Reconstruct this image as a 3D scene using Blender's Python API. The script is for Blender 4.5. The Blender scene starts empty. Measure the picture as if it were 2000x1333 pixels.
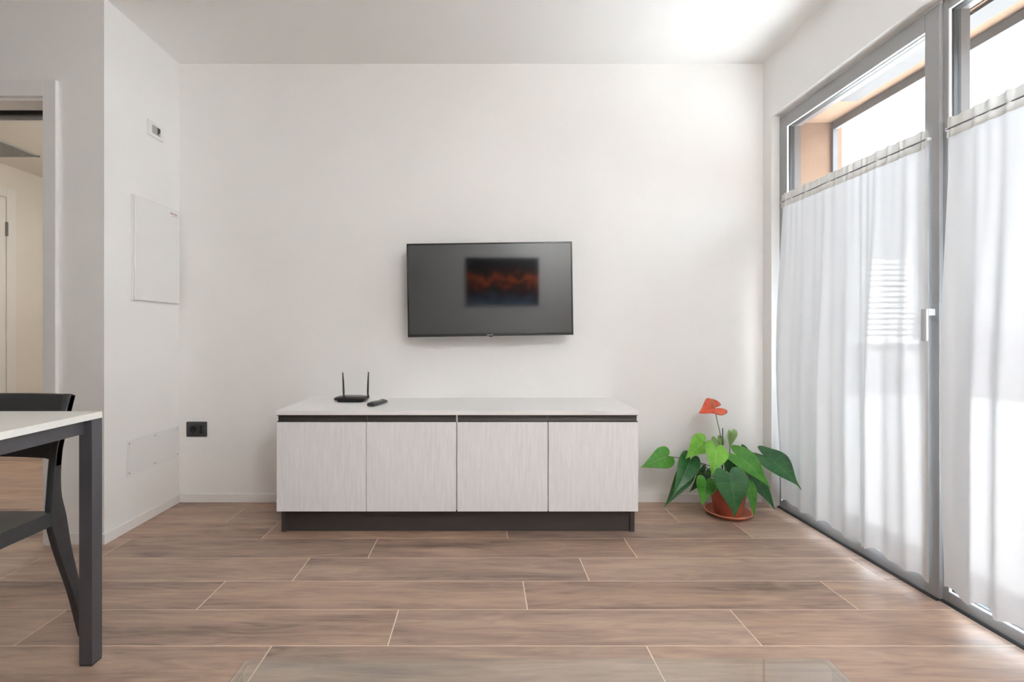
import bpy, bmesh, math, random
from mathutils import Vector, Matrix, noise
C = bpy.context.scene.collection
PI = math.pi

# ------------------------------------------------------------------ camera
F = 940.0                      # focal length in pixels of the 2000 px wide frame
CX, CY, H = 941.0, 650.0, 1.018   # vanishing point (px) and camera height (m)
cam_d = bpy.data.cameras.new('camera'); cam = bpy.data.objects.new('camera', cam_d); C.objects.link(cam)
cam.location = (0, 0, H); cam.rotation_euler = (PI/2, 0, 0)
cam_d.sensor_fit = 'HORIZONTAL'; cam_d.sensor_width = 36.0
cam_d.lens = F/2000*36; cam_d.shift_x = (1000-CX)/2000; cam_d.shift_y = -(666.5-CY)/2000
cam_d.clip_start = 0.02
bpy.context.scene.camera = cam
# ------------------------------------------------------------------ view and light
sc = bpy.context.scene
sc.view_settings.view_transform = 'Standard'; sc.view_settings.look = 'None'
sc.view_settings.gamma = 1.0; sc.view_settings.use_curve_mapping = False
sc.view_settings.exposure = 0.86
sc.cycles.use_denoising = True
sc.cycles.max_bounces = 14; sc.cycles.diffuse_bounces = 9; sc.cycles.glossy_bounces = 4
sc.cycles.transmission_bounces = 8; sc.cycles.transparent_max_bounces = 16
sc.cycles.caustics_reflective = False; sc.cycles.caustics_refractive = False
sc.cycles.sample_clamp_indirect = 8.0
W = bpy.data.worlds.new('world'); sc.world = W; W.use_nodes = True
wn = W.node_tree; bg = wn.nodes['Background']
bg.inputs['Color'].default_value = (0.77, 0.885, 1.0, 1); bg.inputs['Strength'].default_value = 6.0
sun_d = bpy.data.lights.new('sun', 'SUN'); sun = bpy.data.objects.new('sun', sun_d); C.objects.link(sun)
sun_d.energy = 50.0; sun_d.angle = 0.02; sun_d.color = (0.985, 0.985, 1.0)
sun.rotation_euler = Vector((0.02, 0.66, -0.95)).to_track_quat('-Z', 'Y').to_euler()
sun.location = (3, -3, 6)

# ------------------------------------------------------------------ helpers
def P(px, py, s):
    """point seen at pixel (px,py) with scale s pixels per metre"""
    return Vector(((px-CX)/s, F/s, H-(py-CY)/s))

def new_mat(name):
    m = bpy.data.materials.new(name); m.use_nodes = True
    nt = m.node_tree
    return m, nt, nt.nodes['Principled BSDF']

def N(nt, t, **kw):
    n = nt.nodes.new(t)
    for k, v in kw.items(): setattr(n, k, v)
    return n

def srgb(r, g, b):
    def f(c):
        c /= 255.0
        return c/12.92 if c <= 0.04045 else ((c+0.055)/1.055)**2.4
    return (f(r), f(g), f(b), 1)

def pm(name, col, rough=0.5, scale=8.0, amt=0.06, metal=0.0, spec=0.5, bump=0.0, bscale=60.0, stretch=(1, 1, 1)):
    """principled material with a faint procedural tone variation and optional bump"""
    m, nt, b = new_mat(name)
    tc = N(nt, 'ShaderNodeTexCoord'); mp = N(nt, 'ShaderNodeMapping'); mp.inputs['Scale'].default_value = stretch
    nt.links.new(tc.outputs['Object'], mp.inputs[0])
    nz = N(nt, 'ShaderNodeTexNoise'); nz.inputs['Scale'].default_value = scale; nz.inputs['Detail'].default_value = 5
    nt.links.new(mp.outputs[0], nz.inputs['Vector'])
    r = N(nt, 'ShaderNodeValToRGB')
    r.color_ramp.elements[0].position = 0.3; r.color_ramp.elements[1].position = 0.7
    r.color_ramp.elements[0].color = tuple(c*(1-amt) for c in col[:3]) + (1,)
    r.color_ramp.elements[1].color = tuple(min(1, c*(1+amt)) for c in col[:3]) + (1,)
    nt.links.new(nz.outputs['Fac'], r.inputs[0]); nt.links.new(r.outputs[0], b.inputs['Base Color'])
    b.inputs['Roughness'].default_value = rough; b.inputs['Metallic'].default_value = metal
    b.inputs['Specular IOR Level'].default_value = spec
    if bump:
        n2 = N(nt, 'ShaderNodeTexNoise'); n2.inputs['Scale'].default_value = bscale; n2.inputs['Detail'].default_value = 3
        nt.links.new(mp.outputs[0], n2.inputs['Vector'])
        bp = N(nt, 'ShaderNodeBump'); bp.inputs['Strength'].default_value = bump; bp.inputs['Distance'].default_value = 0.004
        nt.links.new(n2.outputs['Fac'], bp.inputs['Height']); nt.links.new(bp.outputs[0], b.inputs['Normal'])
    return m

def sharpen(bm, ang=32):
    bm.normal_update()
    kf = bm.faces.layers.int.get('flat')
    for f in bm.faces: f.smooth = not (kf and max(abs(c) for c in f.normal) > 0.99995)   # bevelled boxes keep flat sides
    a = math.radians(ang)
    for e in bm.edges:
        if len(e.link_faces) == 2:
            if e.calc_face_angle(0) > a: e.smooth = False

def link(name, bm, m, parent=None, loc=None, rot=None, sharp=True, ang=32):
    if sharp: sharpen(bm, ang)
    me = bpy.data.meshes.new(name); bm.to_mesh(me); bm.free()
    if isinstance(m, (list, tuple)):
        for x in m: me.materials.append(x)
    else: me.materials.append(m)
    o = bpy.data.objects.new(name, me); C.objects.link(o)
    if parent is not None: o.parent = parent
    if loc is not None: o.location = loc
    if rot is not None: o.rotation_euler = rot
    return o

def box(bm, x0, x1, y0, y1, z0, z1, bev=0.0, seg=2, mi=0):
    vs = [bm.verts.new(p) for p in ((x0,y0,z0),(x1,y0,z0),(x1,y1,z0),(x0,y1,z0),(x0,y0,z1),(x1,y0,z1),(x1,y1,z1),(x0,y1,z1))]
    fs = [bm.faces.new([vs[i] for i in q]) for q in ((0,3,2,1),(4,5,6,7),(0,1,5,4),(1,2,6,5),(2,3,7,6),(3,0,4,7))]
    for f in fs: f.material_index = mi
    if bev:
        es = list({e for f in fs for e in f.edges})
        r = bmesh.ops.bevel(bm, geom=es, offset=bev, segments=seg, profile=0.5, affect='EDGES', clamp_overlap=True)
        for f in r['faces']: f.material_index = mi
        kf = bm.faces.layers.int.get('flat') or bm.faces.layers.int.new('flat')
    return fs

def boxes(*bs, bev=0.0, seg=2):
    bm = bmesh.new()
    for b in bs: box(bm, *b, bev=bev, seg=seg)
    return bm

def tube(bm, pts, radii, n=10, cap=True):
    pts = [Vector(p) for p in pts]
    if not isinstance(radii, (list, tuple)): radii = [radii]*len(pts)
    rings = []; up = Vector((0, 0, 1)); prev = None
    for i, p in enumerate(pts):
        d = (pts[min(i+1, len(pts)-1)]-pts[max(i-1, 0)]).normalized()
        if prev is None:
            a = d.cross(up if abs(d.z) < 0.9 else Vector((1, 0, 0))).normalized()
        else:
            a = (prev - d*prev.dot(d)).normalized()
        prev = a; b = d.cross(a)
        rings.append([bm.verts.new(p+(a*math.cos(2*PI*k/n)+b*math.sin(2*PI*k/n))*radii[i]) for k in range(n)])
    for r0, r1 in zip(rings, rings[1:]):
        for k in range(n): bm.faces.new((r0[k], r0[(k+1) % n], r1[(k+1) % n], r1[k]))
    if cap:
        bm.faces.new(rings[0][::-1]); bm.faces.new(rings[-1])

def lathe(bm, prof, n=48, c=(0, 0, 0)):
    rings = []
    for r, z in prof:
        if r < 1e-6: rings.append([bm.verts.new((c[0], c[1], c[2]+z))])
        else: rings.append([bm.verts.new((c[0]+r*math.cos(2*PI*k/n), c[1]+r*math.sin(2*PI*k/n), c[2]+z)) for k in range(n)])
    for a, b in zip(rings, rings[1:]):
        for k in range(n):
            k2 = (k+1) % n
            if len(a) == 1 and len(b) == 1: continue
            if len(a) == 1: bm.faces.new((a[0], b[k2], b[k]))
            elif len(b) == 1: bm.faces.new((a[k], a[k2], b[0]))
            else: bm.faces.new((a[k], a[k2], b[k2], b[k]))
    bmesh.ops.recalc_face_normals(bm, faces=bm.faces)

def prism_x(bm, poly, x0, x1, bev=0.0):
    """closed polygon of (y,z) extruded from x0 to x1"""
    a = [bm.verts.new((x0, y, z)) for y, z in poly]; b = [bm.verts.new((x1, y, z)) for y, z in poly]
    fs = [bm.faces.new(a), bm.faces.new(b[::-1])]
    n = len(poly)
    for i in range(n): fs.append(bm.faces.new((a[i], b[i], b[(i+1) % n], a[(i+1) % n])))
    bmesh.ops.recalc_face_normals(bm, faces=fs)
    if bev:
        es = [e for f in fs[:2] for e in f.edges]
        bmesh.ops.bevel(bm, geom=list(set(es)), offset=bev, segments=2, profile=0.5, affect='EDGES', clamp_overlap=True)

def spline(pts, n):
    """Catmull-Rom through points"""
    pts = [Vector(p) for p in pts]; out = []
    m = len(pts)-1
    for i in range(n+1):
        t = i/n*m; k = min(int(t), m-1); u = t-k
        p0 = pts[max(k-1, 0)]; p1 = pts[k]; p2 = pts[k+1]; p3 = pts[min(k+2, m)]
        out.append(0.5*((2*p1)+(-p0+p2)*u+(2*p0-5*p1+4*p2-p3)*u*u+(-p0+3*p1-3*p2+p3)*u**3))
    return out

def tag(o, label, cat, group=None, kind=None):
    o['label'] = label; o['category'] = cat
    if group: o['group'] = group
    if kind: o['kind'] = kind
    return o

def thing(name, label, cat, loc=(0, 0, 0), rot=(0, 0, 0), group=None):
    o = bpy.data.objects.new(name, None); C.objects.link(o); o.location = loc; o.rotation_euler = rot
    o.empty_display_size = 0.1
    return tag(o, label, cat, group)

def struct(name, bm, m, parent=None, label=None):
    o = link(name, bm, m, parent)
    if parent is None: o['kind'] = 'structure'
    if label: o['label'] = label
    return o

# ------------------------------------------------------------------ materials
M = {}
M['wall'] = pm('wall_paint', srgb(240, 239, 237), 0.9, 3.0, 0.012, spec=0.2, bump=0.08, bscale=140)
M['ceil'] = pm('ceiling_paint', srgb(248, 248, 247), 0.92, 2.0, 0.012, spec=0.2)
M['taupe'] = pm('taupe_bounce_absorber', srgb(112, 106, 100), 0.9, 3.0, 0.02, spec=0.2)  # dark tone invented for unseen walls, to weaken bounce light
M['hall'] = pm('hall_paint', srgb(234, 230, 223), 0.9, 3.0, 0.02, spec=0.2)
M['trim'] = pm('white_lacquer_trim', srgb(236, 235, 233), 0.4, 5.0, 0.01)
M['pvc'] = pm('white_pvc', srgb(228, 229, 229), 0.35, 4.0, 0.012)
M['black_metal'] = pm('anthracite_powder_coat', srgb(68, 67, 71), 0.36, 40, 0.05, spec=0.7)
M['black_plastic'] = pm('black_matt_plastic', srgb(54, 54, 55), 0.45, 60, 0.05)
M['dark_gloss'] = pm('black_gloss_plastic', srgb(26, 25, 25), 0.22, 30, 0.05)
M['laminate_black'] = pm('dark_brown_black_laminate', srgb(60, 55, 54), 0.45, 30, 0.06, stretch=(1, 1, 8))
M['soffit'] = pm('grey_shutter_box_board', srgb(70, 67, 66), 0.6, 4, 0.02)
M['outer'] = pm('greige_outer_frame', srgb(112, 104, 102), 0.5, 4, 0.02)
M['frame'] = pm('light_grey_pvc_frame', srgb(158, 158, 158), 0.4, 4, 0.012)
M['alu_white'] = pm('satin_white_metal', srgb(205, 206, 210), 0.35, 4, 0.01)
M['gasket'] = pm('dark_gasket_rubber', srgb(50, 50, 50), 0.6)
M['spacer'] = pm('grey_glazing_spacer', srgb(30, 33, 36), 0.4)
M['alu'] = pm('grey_aluminium', srgb(122, 121, 124), 0.45, metal=0.0)
M['stucco'] = pm('orange_stucco', srgb(150, 122, 102), 0.95, 30, 0.05, spec=0.1, bump=0.5, bscale=90)
M['terracotta'] = pm('terracotta', srgb(172, 92, 68), 0.75, 14, 0.12, bump=0.1)
M['terracotta_l'] = pm('pale_terracotta', srgb(212, 140, 112), 0.75, 14, 0.10, bump=0.1)
M['soil'] = pm('dark_soil', srgb(50, 36, 26), 0.95, 50, 0.4, bump=1.0, bscale=120)
M['white_plastic'] = pm('white_plastic', srgb(235, 234, 232), 0.45, 4, 0.01)
M['grey_plastic'] = pm('grey_plastic', srgb(165, 165, 163), 0.5)
M['steel'] = pm('brushed_steel', srgb(150, 150, 150), 0.35, metal=1.0)
M['red_ink'] = pm('red_ink', srgb(150, 50, 60), 0.6)
M['print'] = pm('silver_print', srgb(215, 215, 215), 0.4)
M['terrace'] = pm('terrace_tile', srgb(188, 189, 190), 0.8, 6, 0.05)
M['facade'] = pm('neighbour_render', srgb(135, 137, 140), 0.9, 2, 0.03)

def wood_light(name, base, stretch, amt=0.06):
    m, nt, b = new_mat(name)
    tc = N(nt, 'ShaderNodeTexCoord'); mp = N(nt, 'ShaderNodeMapping'); mp.inputs['Scale'].default_value = stretch
    nt.links.new(tc.outputs['Object'], mp.inputs[0])
    n1 = N(nt, 'ShaderNodeTexNoise'); n1.inputs['Scale'].default_value = 3; n1.inputs['Detail'].default_value = 8; n1.inputs['Roughness'].default_value = 0.65
    n1.inputs['Distortion'].default_value = 0.4
    nt.links.new(mp.outputs[0], n1.inputs['Vector'])
    r = N(nt, 'ShaderNodeValToRGB'); e = r.color_ramp.elements
    e[0].position = 0.32; e[1].position = 0.68
    e[0].color = tuple(c*(1-amt*1.6) for c in base[:3])+(1,); e[1].color = tuple(min(1, c*(1+amt)) for c in base[:3])+(1,)
    nt.links.new(n1.outputs['Fac'], r.inputs[0]); nt.links.new(r.outputs[0], b.inputs['Base Color'])
    bp = N(nt, 'ShaderNodeBump'); bp.inputs['Strength'].default_value = 0.12; bp.inputs['Distance'].default_value = 0.002
    nt.links.new(n1.outputs['Fac'], bp.inputs['Height']); nt.links.new(bp.outputs[0], b.inputs['Normal'])
    b.inputs['Roughness'].default_value = 0.5
    return m
M['door_wood'] = wood_light('pale_ash_door', srgb(238, 239, 241), (26, 26, 2.2), 0.045)
M['top_wood'] = wood_light('pale_ash_top', srgb(243, 242, 240), (1.6, 22, 22), 0.03)
M['table_top'] = wood_light('white_table_laminate', srgb(226, 223, 216), (1.6, 22, 22), 0.03)

# floor: long porcelain planks with a wood print, each plank with its own piece of grain
def floor_mat():
    m, nt, b = new_mat('wood_effect_tile')
    uv = N(nt, 'ShaderNodeUVMap', uv_map='grain'); rn = N(nt, 'ShaderNodeUVMap', uv_map='rnd')
    sep = N(nt, 'ShaderNodeSeparateXYZ'); nt.links.new(rn.outputs[0], sep.inputs[0])
    mp = N(nt, 'ShaderNodeMapping'); mp.inputs['Scale'].default_value = (1.0, 7.0, 1)
    nt.links.new(uv.outputs[0], mp.inputs[0])
    n0 = N(nt, 'ShaderNodeTexNoise'); n0.inputs['Scale'].default_value = 1.3; n0.inputs['Detail'].default_value = 3; n0.inputs['Distortion'].default_value = 0.6
    nt.links.new(mp.outputs[0], n0.inputs['Vector'])
    # fine grain
    mp2 = N(nt, 'ShaderNodeMapping'); mp2.inputs['Scale'].default_value = (3.0, 55.0, 1)
    nt.links.new(uv.outputs[0], mp2.inputs[0])
    n1 = N(nt, 'ShaderNodeTexNoise'); n1.inputs['Scale'].default_value = 1.5; n1.inputs['Detail'].default_value = 8; n1.inputs['Roughness'].default_value = 0.7; n1.inputs['Distortion'].default_value = 0.9
    nt.links.new(mp2.outputs[0], n1.inputs['Vector'])
    # flowing cathedral figure with knots
    mp3 = N(nt, 'ShaderNodeMapping'); mp3.inputs['Scale'].default_value = (1.3, 9.0, 1)
    nt.links.new(uv.outputs[0], mp3.inputs[0])
    n2 = N(nt, 'ShaderNodeTexNoise'); n2.inputs['Scale'].default_value = 2.2; n2.inputs['Detail'].default_value = 6; n2.inputs['Distortion'].default_value = 2.2
    nt.links.new(mp3.outputs[0], n2.inputs['Vector'])
    a = N(nt, 'ShaderNodeMath', operation='MULTIPLY'); a.inputs[1].default_value = 0.44; nt.links.new(n0.outputs['Fac'], a.inputs[0])
    c = N(nt, 'ShaderNodeMath', operation='MULTIPLY_ADD'); c.inputs[1].default_value = 0.32; nt.links.new(n1.outputs['Fac'], c.inputs[0]); nt.links.new(a.outputs[0], c.inputs[2])
    d = N(nt, 'ShaderNodeMath', operation='MULTIPLY_ADD'); d.inputs[1].default_value = 0.34; nt.links.new(n2.outputs['Fac'], d.inputs[0]); nt.links.new(c.outputs[0], d.inputs[2])
    # per plank tone
    e = N(nt, 'ShaderNodeMath', operation='MULTIPLY_ADD'); e.inputs[1].default_value = 0.13; nt.links.new(sep.outputs[0], e.inputs[0]); nt.links.new(d.outputs[0], e.inputs[2])
    r = N(nt, 'ShaderNodeValToRGB'); el = r.color_ramp.elements
    el[0].position = 0.46; el[0].color = srgb(112, 90, 79)
    el[1].position = 0.76; el[1].color = srgb(194, 165, 144)
    x = el.new(0.52); x.color = srgb(145, 119, 104)
    x = el.new(0.63); x.color = srgb(170, 142, 123)
    nt.links.new(e.outputs[0], r.inputs[0])
    # grey / warm shift per plank
    mix = N(nt, 'ShaderNodeMixRGB', blend_type='MULTIPLY'); mix.inputs[0].default_value = 1.0
    r2 = N(nt, 'ShaderNodeValToRGB'); r2.color_ramp.elements[0].color = (0.93, 0.95, 0.97, 1); r2.color_ramp.elements[1].color = (1.04, 0.99, 0.93, 1)
    nt.links.new(sep.outputs[1], r2.inputs[0]); nt.links.new(r.outputs[0], mix.inputs[1]); nt.links.new(r2.outputs[0], mix.inputs[2])
    nt.links.new(mix.outputs[0], b.inputs['Base Color'])
    rr = N(nt, 'ShaderNodeMapRange'); rr.inputs['From Min'].default_value = 0.3; rr.inputs['From Max'].default_value = 0.7
    rr.inputs['To Min'].default_value = 0.44; rr.inputs['To Max'].default_value = 0.56
    nt.links.new(n1.outputs['Fac'], rr.inputs[0]); nt.links.new(rr.outputs[0], b.inputs['Roughness'])
    bp = N(nt, 'ShaderNodeBump'); bp.inputs['Strength'].default_value = 0.25; bp.inputs['Distance'].default_value = 0.0015
    nt.links.new(n1.outputs['Fac'], bp.inputs['Height']); nt.links.new(bp.outputs[0], b.inputs['Normal'])
    b.inputs['Specular IOR Level'].default_value = 0.5; b.inputs['IOR'].default_value = 2.0
    return m
M['floor'] = floor_mat()
M['grout'] = pm('pale_grout', srgb(240, 220, 203), 0.8, 30, 0.04)

def glass_mat(name, tint=(0.97, 0.985, 0.98, 1), rough=0.0, ior=1.5, boost=1.0):
    m = bpy.data.materials.new(name); m.use_nodes = True; nt = m.node_tree; nt.nodes.clear()
    out = N(nt, 'ShaderNodeOutputMaterial'); mx = N(nt, 'ShaderNodeMixShader')
    fr = N(nt, 'ShaderNodeFresnel'); fr.inputs['IOR'].default_value = ior
    mu = N(nt, 'ShaderNodeMath', operation='MULTIPLY'); mu.inputs[1].default_value = boost; mu.use_clamp = True
    nz = N(nt, 'ShaderNodeTexNoise'); nz.inputs['Scale'].default_value = 2.0
    mr = N(nt, 'ShaderNodeMapRange'); mr.inputs['To Min'].default_value = rough*0.9; mr.inputs['To Max'].default_value = rough*1.1+0.001
    tr = N(nt, 'ShaderNodeBsdfTransparent'); tr.inputs[0].default_value = tint
    gl = N(nt, 'ShaderNodeBsdfGlossy')
    nt.links.new(nz.outputs['Fac'], mr.inputs[0]); nt.links.new(mr.outputs[0], gl.inputs['Roughness'])
    # the Fresnel node inverts the index on back faces; undo that so both faces of the sheet act alike
    ge = N(nt, 'ShaderNodeNewGeometry'); mi_ = N(nt, 'ShaderNodeMapRange')
    mi_.inputs['To Min'].default_value = ior; mi_.inputs['To Max'].default_value = 1/ior
    nt.links.new(ge.outputs['Backfacing'], mi_.inputs[0]); nt.links.new(mi_.outputs[0], fr.inputs['IOR'])
    nt.links.new(fr.outputs[0], mu.inputs[0]); nt.links.new(mu.outputs[0], mx.inputs[0]); nt.links.new(tr.outputs[0], mx.inputs[1]); nt.links.new(gl.outputs[0], mx.inputs[2])
    nt.links.new(mx.outputs[0], out.inputs[0])
    return m
M['pane'] = glass_mat('window_glass')
M['table_glass'] = glass_mat('coffee_table_glass', tint=(0.94, 0.96, 0.945, 1), rough=0.0, boost=1.7)

def sheer(name, transp, translu, col, weave=900.0):
    m = bpy.data.materials.new(name); m.use_nodes = True; nt = m.node_tree; nt.nodes.clear()
    out = N(nt, 'ShaderNodeOutputMaterial')
    df = N(nt, 'ShaderNodeBsdfDiffuse'); df.inputs[0].default_value = col
    tl = N(nt, 'ShaderNodeBsdfTranslucent'); tl.inputs[0].default_value = col
    tp = N(nt, 'ShaderNodeBsdfTransparent')
    m1 = N(nt, 'ShaderNodeMixShader'); m1.inputs[0].default_value = translu
    nt.links.new(df.outputs[0], m1.inputs[1]); nt.links.new(tl.outputs[0], m1.inputs[2])
    # linen slubs: a few thicker threads
    tc = N(nt, 'ShaderNodeTexCoord')
    mp = N(nt, 'ShaderNodeMapping'); mp.inputs['Scale'].default_value = (1, 1, 14)
    nt.links.new(tc.outputs['Object'], mp.inputs[0])
    n1 = N(nt, 'ShaderNodeTexNoise'); n1.inputs['Scale'].default_value = 18; n1.inputs['Detail'].default_value = 6
    nt.links.new(mp.outputs[0], n1.inputs['Vector'])
    n2 = N(nt, 'ShaderNodeTexNoise'); n2.inputs['Scale'].default_value = 45; n2.inputs['Detail'].default_value = 4
    nt.links.new(tc.outputs['Object'], n2.inputs['Vector'])
    ad = N(nt, 'ShaderNodeMath', operation='ADD'); nt.links.new(n1.outputs['Fac'], ad.inputs[0]); nt.links.new(n2.outputs['Fac'], ad.inputs[1])
    mr = N(nt, 'ShaderNodeMapRange'); mr.inputs['From Min'].default_value = 0.7; mr.inputs['From Max'].default_value = 1.3
    mr.inputs['To Min'].default_value = transp*0.75; mr.inputs['To Max'].default_value = transp*1.25
    nt.links.new(ad.outputs[0], mr.inputs[0])
    lw = N(nt, 'ShaderNodeLayerWeight'); lw.inputs['Blend'].default_value = 0.5
    fc = N(nt, 'ShaderNodeMapRange'); fc.inputs['From Min'].default_value = 0.15; fc.inputs['From Max'].default_value = 0.75
    fc.inputs['To Min'].default_value = 1.7; fc.inputs['To Max'].default_value = 0.25
    nt.links.new(lw.outputs['Facing'], fc.inputs[0])
    mf = N(nt, 'ShaderNodeMath', operation='MULTIPLY'); nt.links.new(mr.outputs[0], mf.inputs[0]); nt.links.new(fc.outputs[0], mf.inputs[1])
    m2 = N(nt, 'ShaderNodeMixShader'); nt.links.new(mf.outputs[0], m2.inputs[0]); nt.links.new(m1.outputs[0], m2.inputs[1]); nt.links.new(tp.outputs[0], m2.inputs[2])
    nt.links.new(m2.outputs[0], out.inputs[0])
    return m
M['sheer'] = sheer('sheer_white_linen', 0.013, 0.042, srgb(232, 234, 237))
M['sheer_head'] = sheer('doubled_white_linen', 0.010, 0.05, srgb(212, 210, 205))

# ------------------------------------------------------------------ room shell
YW = F/325.0      # back wall
XL = -1.818       # left wall plane
XR = 1.689        # window wall plane
YD = F/405.7      # plane of the wall with the doorway
ZC = 2.634
YB = -1.30        # rear wall
XE = -4.30        # far left wall

# floor
def build_floor():
    bm = bmesh.new(); g = bm.loops.layers.uv.new('grain'); rl = bm.loops.layers.uv.new('rnd')
    rng = random.Random(5)
    L, gap = 1.2165, 0.0042
    Y0, dy = 1.563, 0.2038
    offs = {0: -.3055, 1: .168, 2: .4405, 3: .702, 4: .128, 5: -.157, -1: -.682, -2: .30, -3: -.1, 6: .25}
    x0, x1 = -4.5, XR+0.046
    k = -15
    while Y0+k*dy < 5.2:
        ya, yb = Y0+k*dy, Y0+(k+1)*dy
        off = offs.get(k, rng.uniform(0, L))
        n = math.floor((x0-off)/L); x = off+n*L
        while x < x1:
            a, b = max(x, x0), min(x+L, x1)
            r1, r2 = rng.random(), rng.random(); u0, v0 = rng.uniform(0, 50), rng.uniform(0, 50)
            if b-a > 0.01:
                vs = [bm.verts.new(p) for p in ((a+gap/2, ya+gap/2, 0), (b-gap/2, ya+gap/2, 0), (b-gap/2, yb-gap/2, 0), (a+gap/2, yb-gap/2, 0))]
                lo = [bm.verts.new((v.co.x, v.co.y, -0.004)) for v in vs]
                fs = [bm.faces.new(vs)] + [bm.faces.new((vs[i], lo[i], lo[(i+1) % 4], vs[(i+1) % 4])) for i in range(4)]
                for f in fs:
                    for l in f.loops:
                        l[g].uv = (l.vert.co.x-a+u0, l.vert.co.y-ya+v0); l[rl].uv = (r1, r2)
            x += L
        k += 1
    fs = box(bm, x0, x1, Y0-15*dy, 5.3, -0.12, -0.0008, mi=1)
    bmesh.ops.recalc_face_normals(bm, faces=bm.faces)
    for f in bm.faces: f.smooth = False
    return link('floor', bm, [M['floor'], M['grout']], sharp=False)
fl = build_floor(); fl['kind'] = 'structure'

struct('ceiling', boxes((XE-0.2, 2.08, YB-0.2, YW+0.2, ZC, ZC+0.25)), M['ceil'])
struct('wall_back', boxes((XL-0.05, 2.083, YW, YW+0.2, -0.1, ZC)), M['wall'])
struct('wall_left', boxes((-2.0, XL, YD, 5.0, -0.05, ZC)), M['wall'])
YD2 = 2.507
OX0, OX1, OZ = -2.917, -2.097, 2.148
struct('wall_doorway', boxes((OX1, -2.0, YD, YD2, -0.05, ZC), (XE, OX0, YD, YD2, -0.05, ZC), (OX0, OX1, YD, YD2, OZ, ZC)), M['wall'])
struct('wall_rear', boxes((XE, 2.083, YB-0.2, YB, -0.1, ZC)), M['wall'])
struct('wall_far_left', boxes((XE-0.2, XE, YB-0.2, YD2, -0.1, ZC)), M['taupe'])  # unseen wall, kept dark so less light bounces onto the doorway wall
struct('light_absorber_rear_left', boxes((XE, -1.55, YB, YB+0.05, -0.05, ZC)), M['taupe'])  # unseen dark segment added to soak up light at the rear left
# hallway behind the doorway
struct('wall_hall_left', boxes((-4.26, -4.06, YD2, 5.0, -0.1, 2.7)), M['hall'])
struct('wall_hall_end', boxes((-4.26, -1.9, 5.0, 5.2, -0.1, 2.7)), M['hall'])
struct('ceiling_hall', boxes((-4.26, -1.9, YD2, 5.2, 2.45, 2.7)), M['hall'])
# window wall: inner plaster leaf and outer stucco leaf
WY1 = F/335.0; WY0 = -0.152; WZ = 2.281
struct('wall_right', boxes((XR, 1.835, WY1, YW+0.1, -0.05, ZC), (XR, 1.835, WY0, WY1, WZ, ZC), (XR, 1.835, YB, WY0, -0.05, ZC)), M['wall'])
RY1 = F/338.0; RZ = 2.231
struct('wall_exterior', boxes((1.835, 2.083, RY1, YW+1.5, -0.1, 2.95), (1.835, 2.083, WY0, RY1, RZ, 2.95), (1.835, 2.083, -3.0, WY0, -0.1, 2.95)), M['stucco'])
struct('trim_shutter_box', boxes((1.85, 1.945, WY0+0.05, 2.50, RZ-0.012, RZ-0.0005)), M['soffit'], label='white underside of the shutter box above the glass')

# baseboards
struct('baseboard_back', boxes((XL+0.011, XR, YW-0.011, YW, 0.0, 0.05), bev=0.002), M['trim'])
struct('baseboard_left', boxes((XL, XL+0.011, YD-0.011, YW, 0.0, 0.05), bev=0.002), M['trim'])
struct('baseboard_doorway', boxes((-2.036, XL, YD-0.011, YD, 0.0, 0.056), bev=0.002), M['trim'])
struct('baseboard_right', boxes((XR-0.011, XR, WY1, YW-0.011, 0.0, 0.05), bev=0.002), M['trim'])
struct('baseboard_hall', boxes((-4.06, -4.049, YD2, 4.17, 0.0, 0.06), bev=0.002), M['trim'])

# doorway casing and the sliding door track (door_1)
def empty_struct(name):
    o = bpy.data.objects.new(name, None); C.objects.link(o); o['kind'] = 'structure'; return o
d1 = empty_struct('door_1')
bm = bmesh.new()
box(bm, OX1, -2.036, YD-0.0193, YD, 0, 2.228, bev=0.0015)
box(bm, OX0-0.061, OX0, YD-0.0193, YD, 0, 2.228, bev=0.0015)
box(bm, OX0, OX1-0.0008, YD-0.0185, YD, 2.150, 2.228, bev=0.0015)
link('door_casing', bm, M['trim'], d1)
link('door_lining', boxes((OX0, OX0+0.012, YD, YD2, 0, OZ), (OX1-0.012, OX1, YD, YD2, 0, OZ), (OX0, OX1, YD, 2.42, OZ-0.012, OZ), (OX0, OX1, 2.492, YD2, OZ-0.03, OZ), bev=0.0008), M['trim'], d1)
link('sliding_track', boxes((OX0, OX1, 2.42, 2.492, OZ-0.006, OZ), (OX0, OX1, 2.448, 2.464, OZ-0.022, OZ-0.006)), M['gasket'], d1)
# hinged door seen in the hallway's left wall (door_2)
d2 = empty_struct('door_2')
link('door_casing', boxes((-4.06, -4.045, 4.10, 4.18, 0, 2.25), (-4.06, -4.045, 3.20, 3.28, 0, 2.25), (-4.06, -4.045, 3.28, 4.10, 2.17, 2.25), bev=0.002), M['trim'], d2)
link('door_leaf', boxes((-4.06, -4.05, 3.285, 4.095, 0.005, 2.165), bev=0.002), M['trim'], d2)
for z in (1.90, 0.25):
    link('hinge', boxes((-4.052, -4.036, 4.088, 4.105, z-0.06, z+0.06), bev=0.003), M['steel'], d2)
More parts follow.
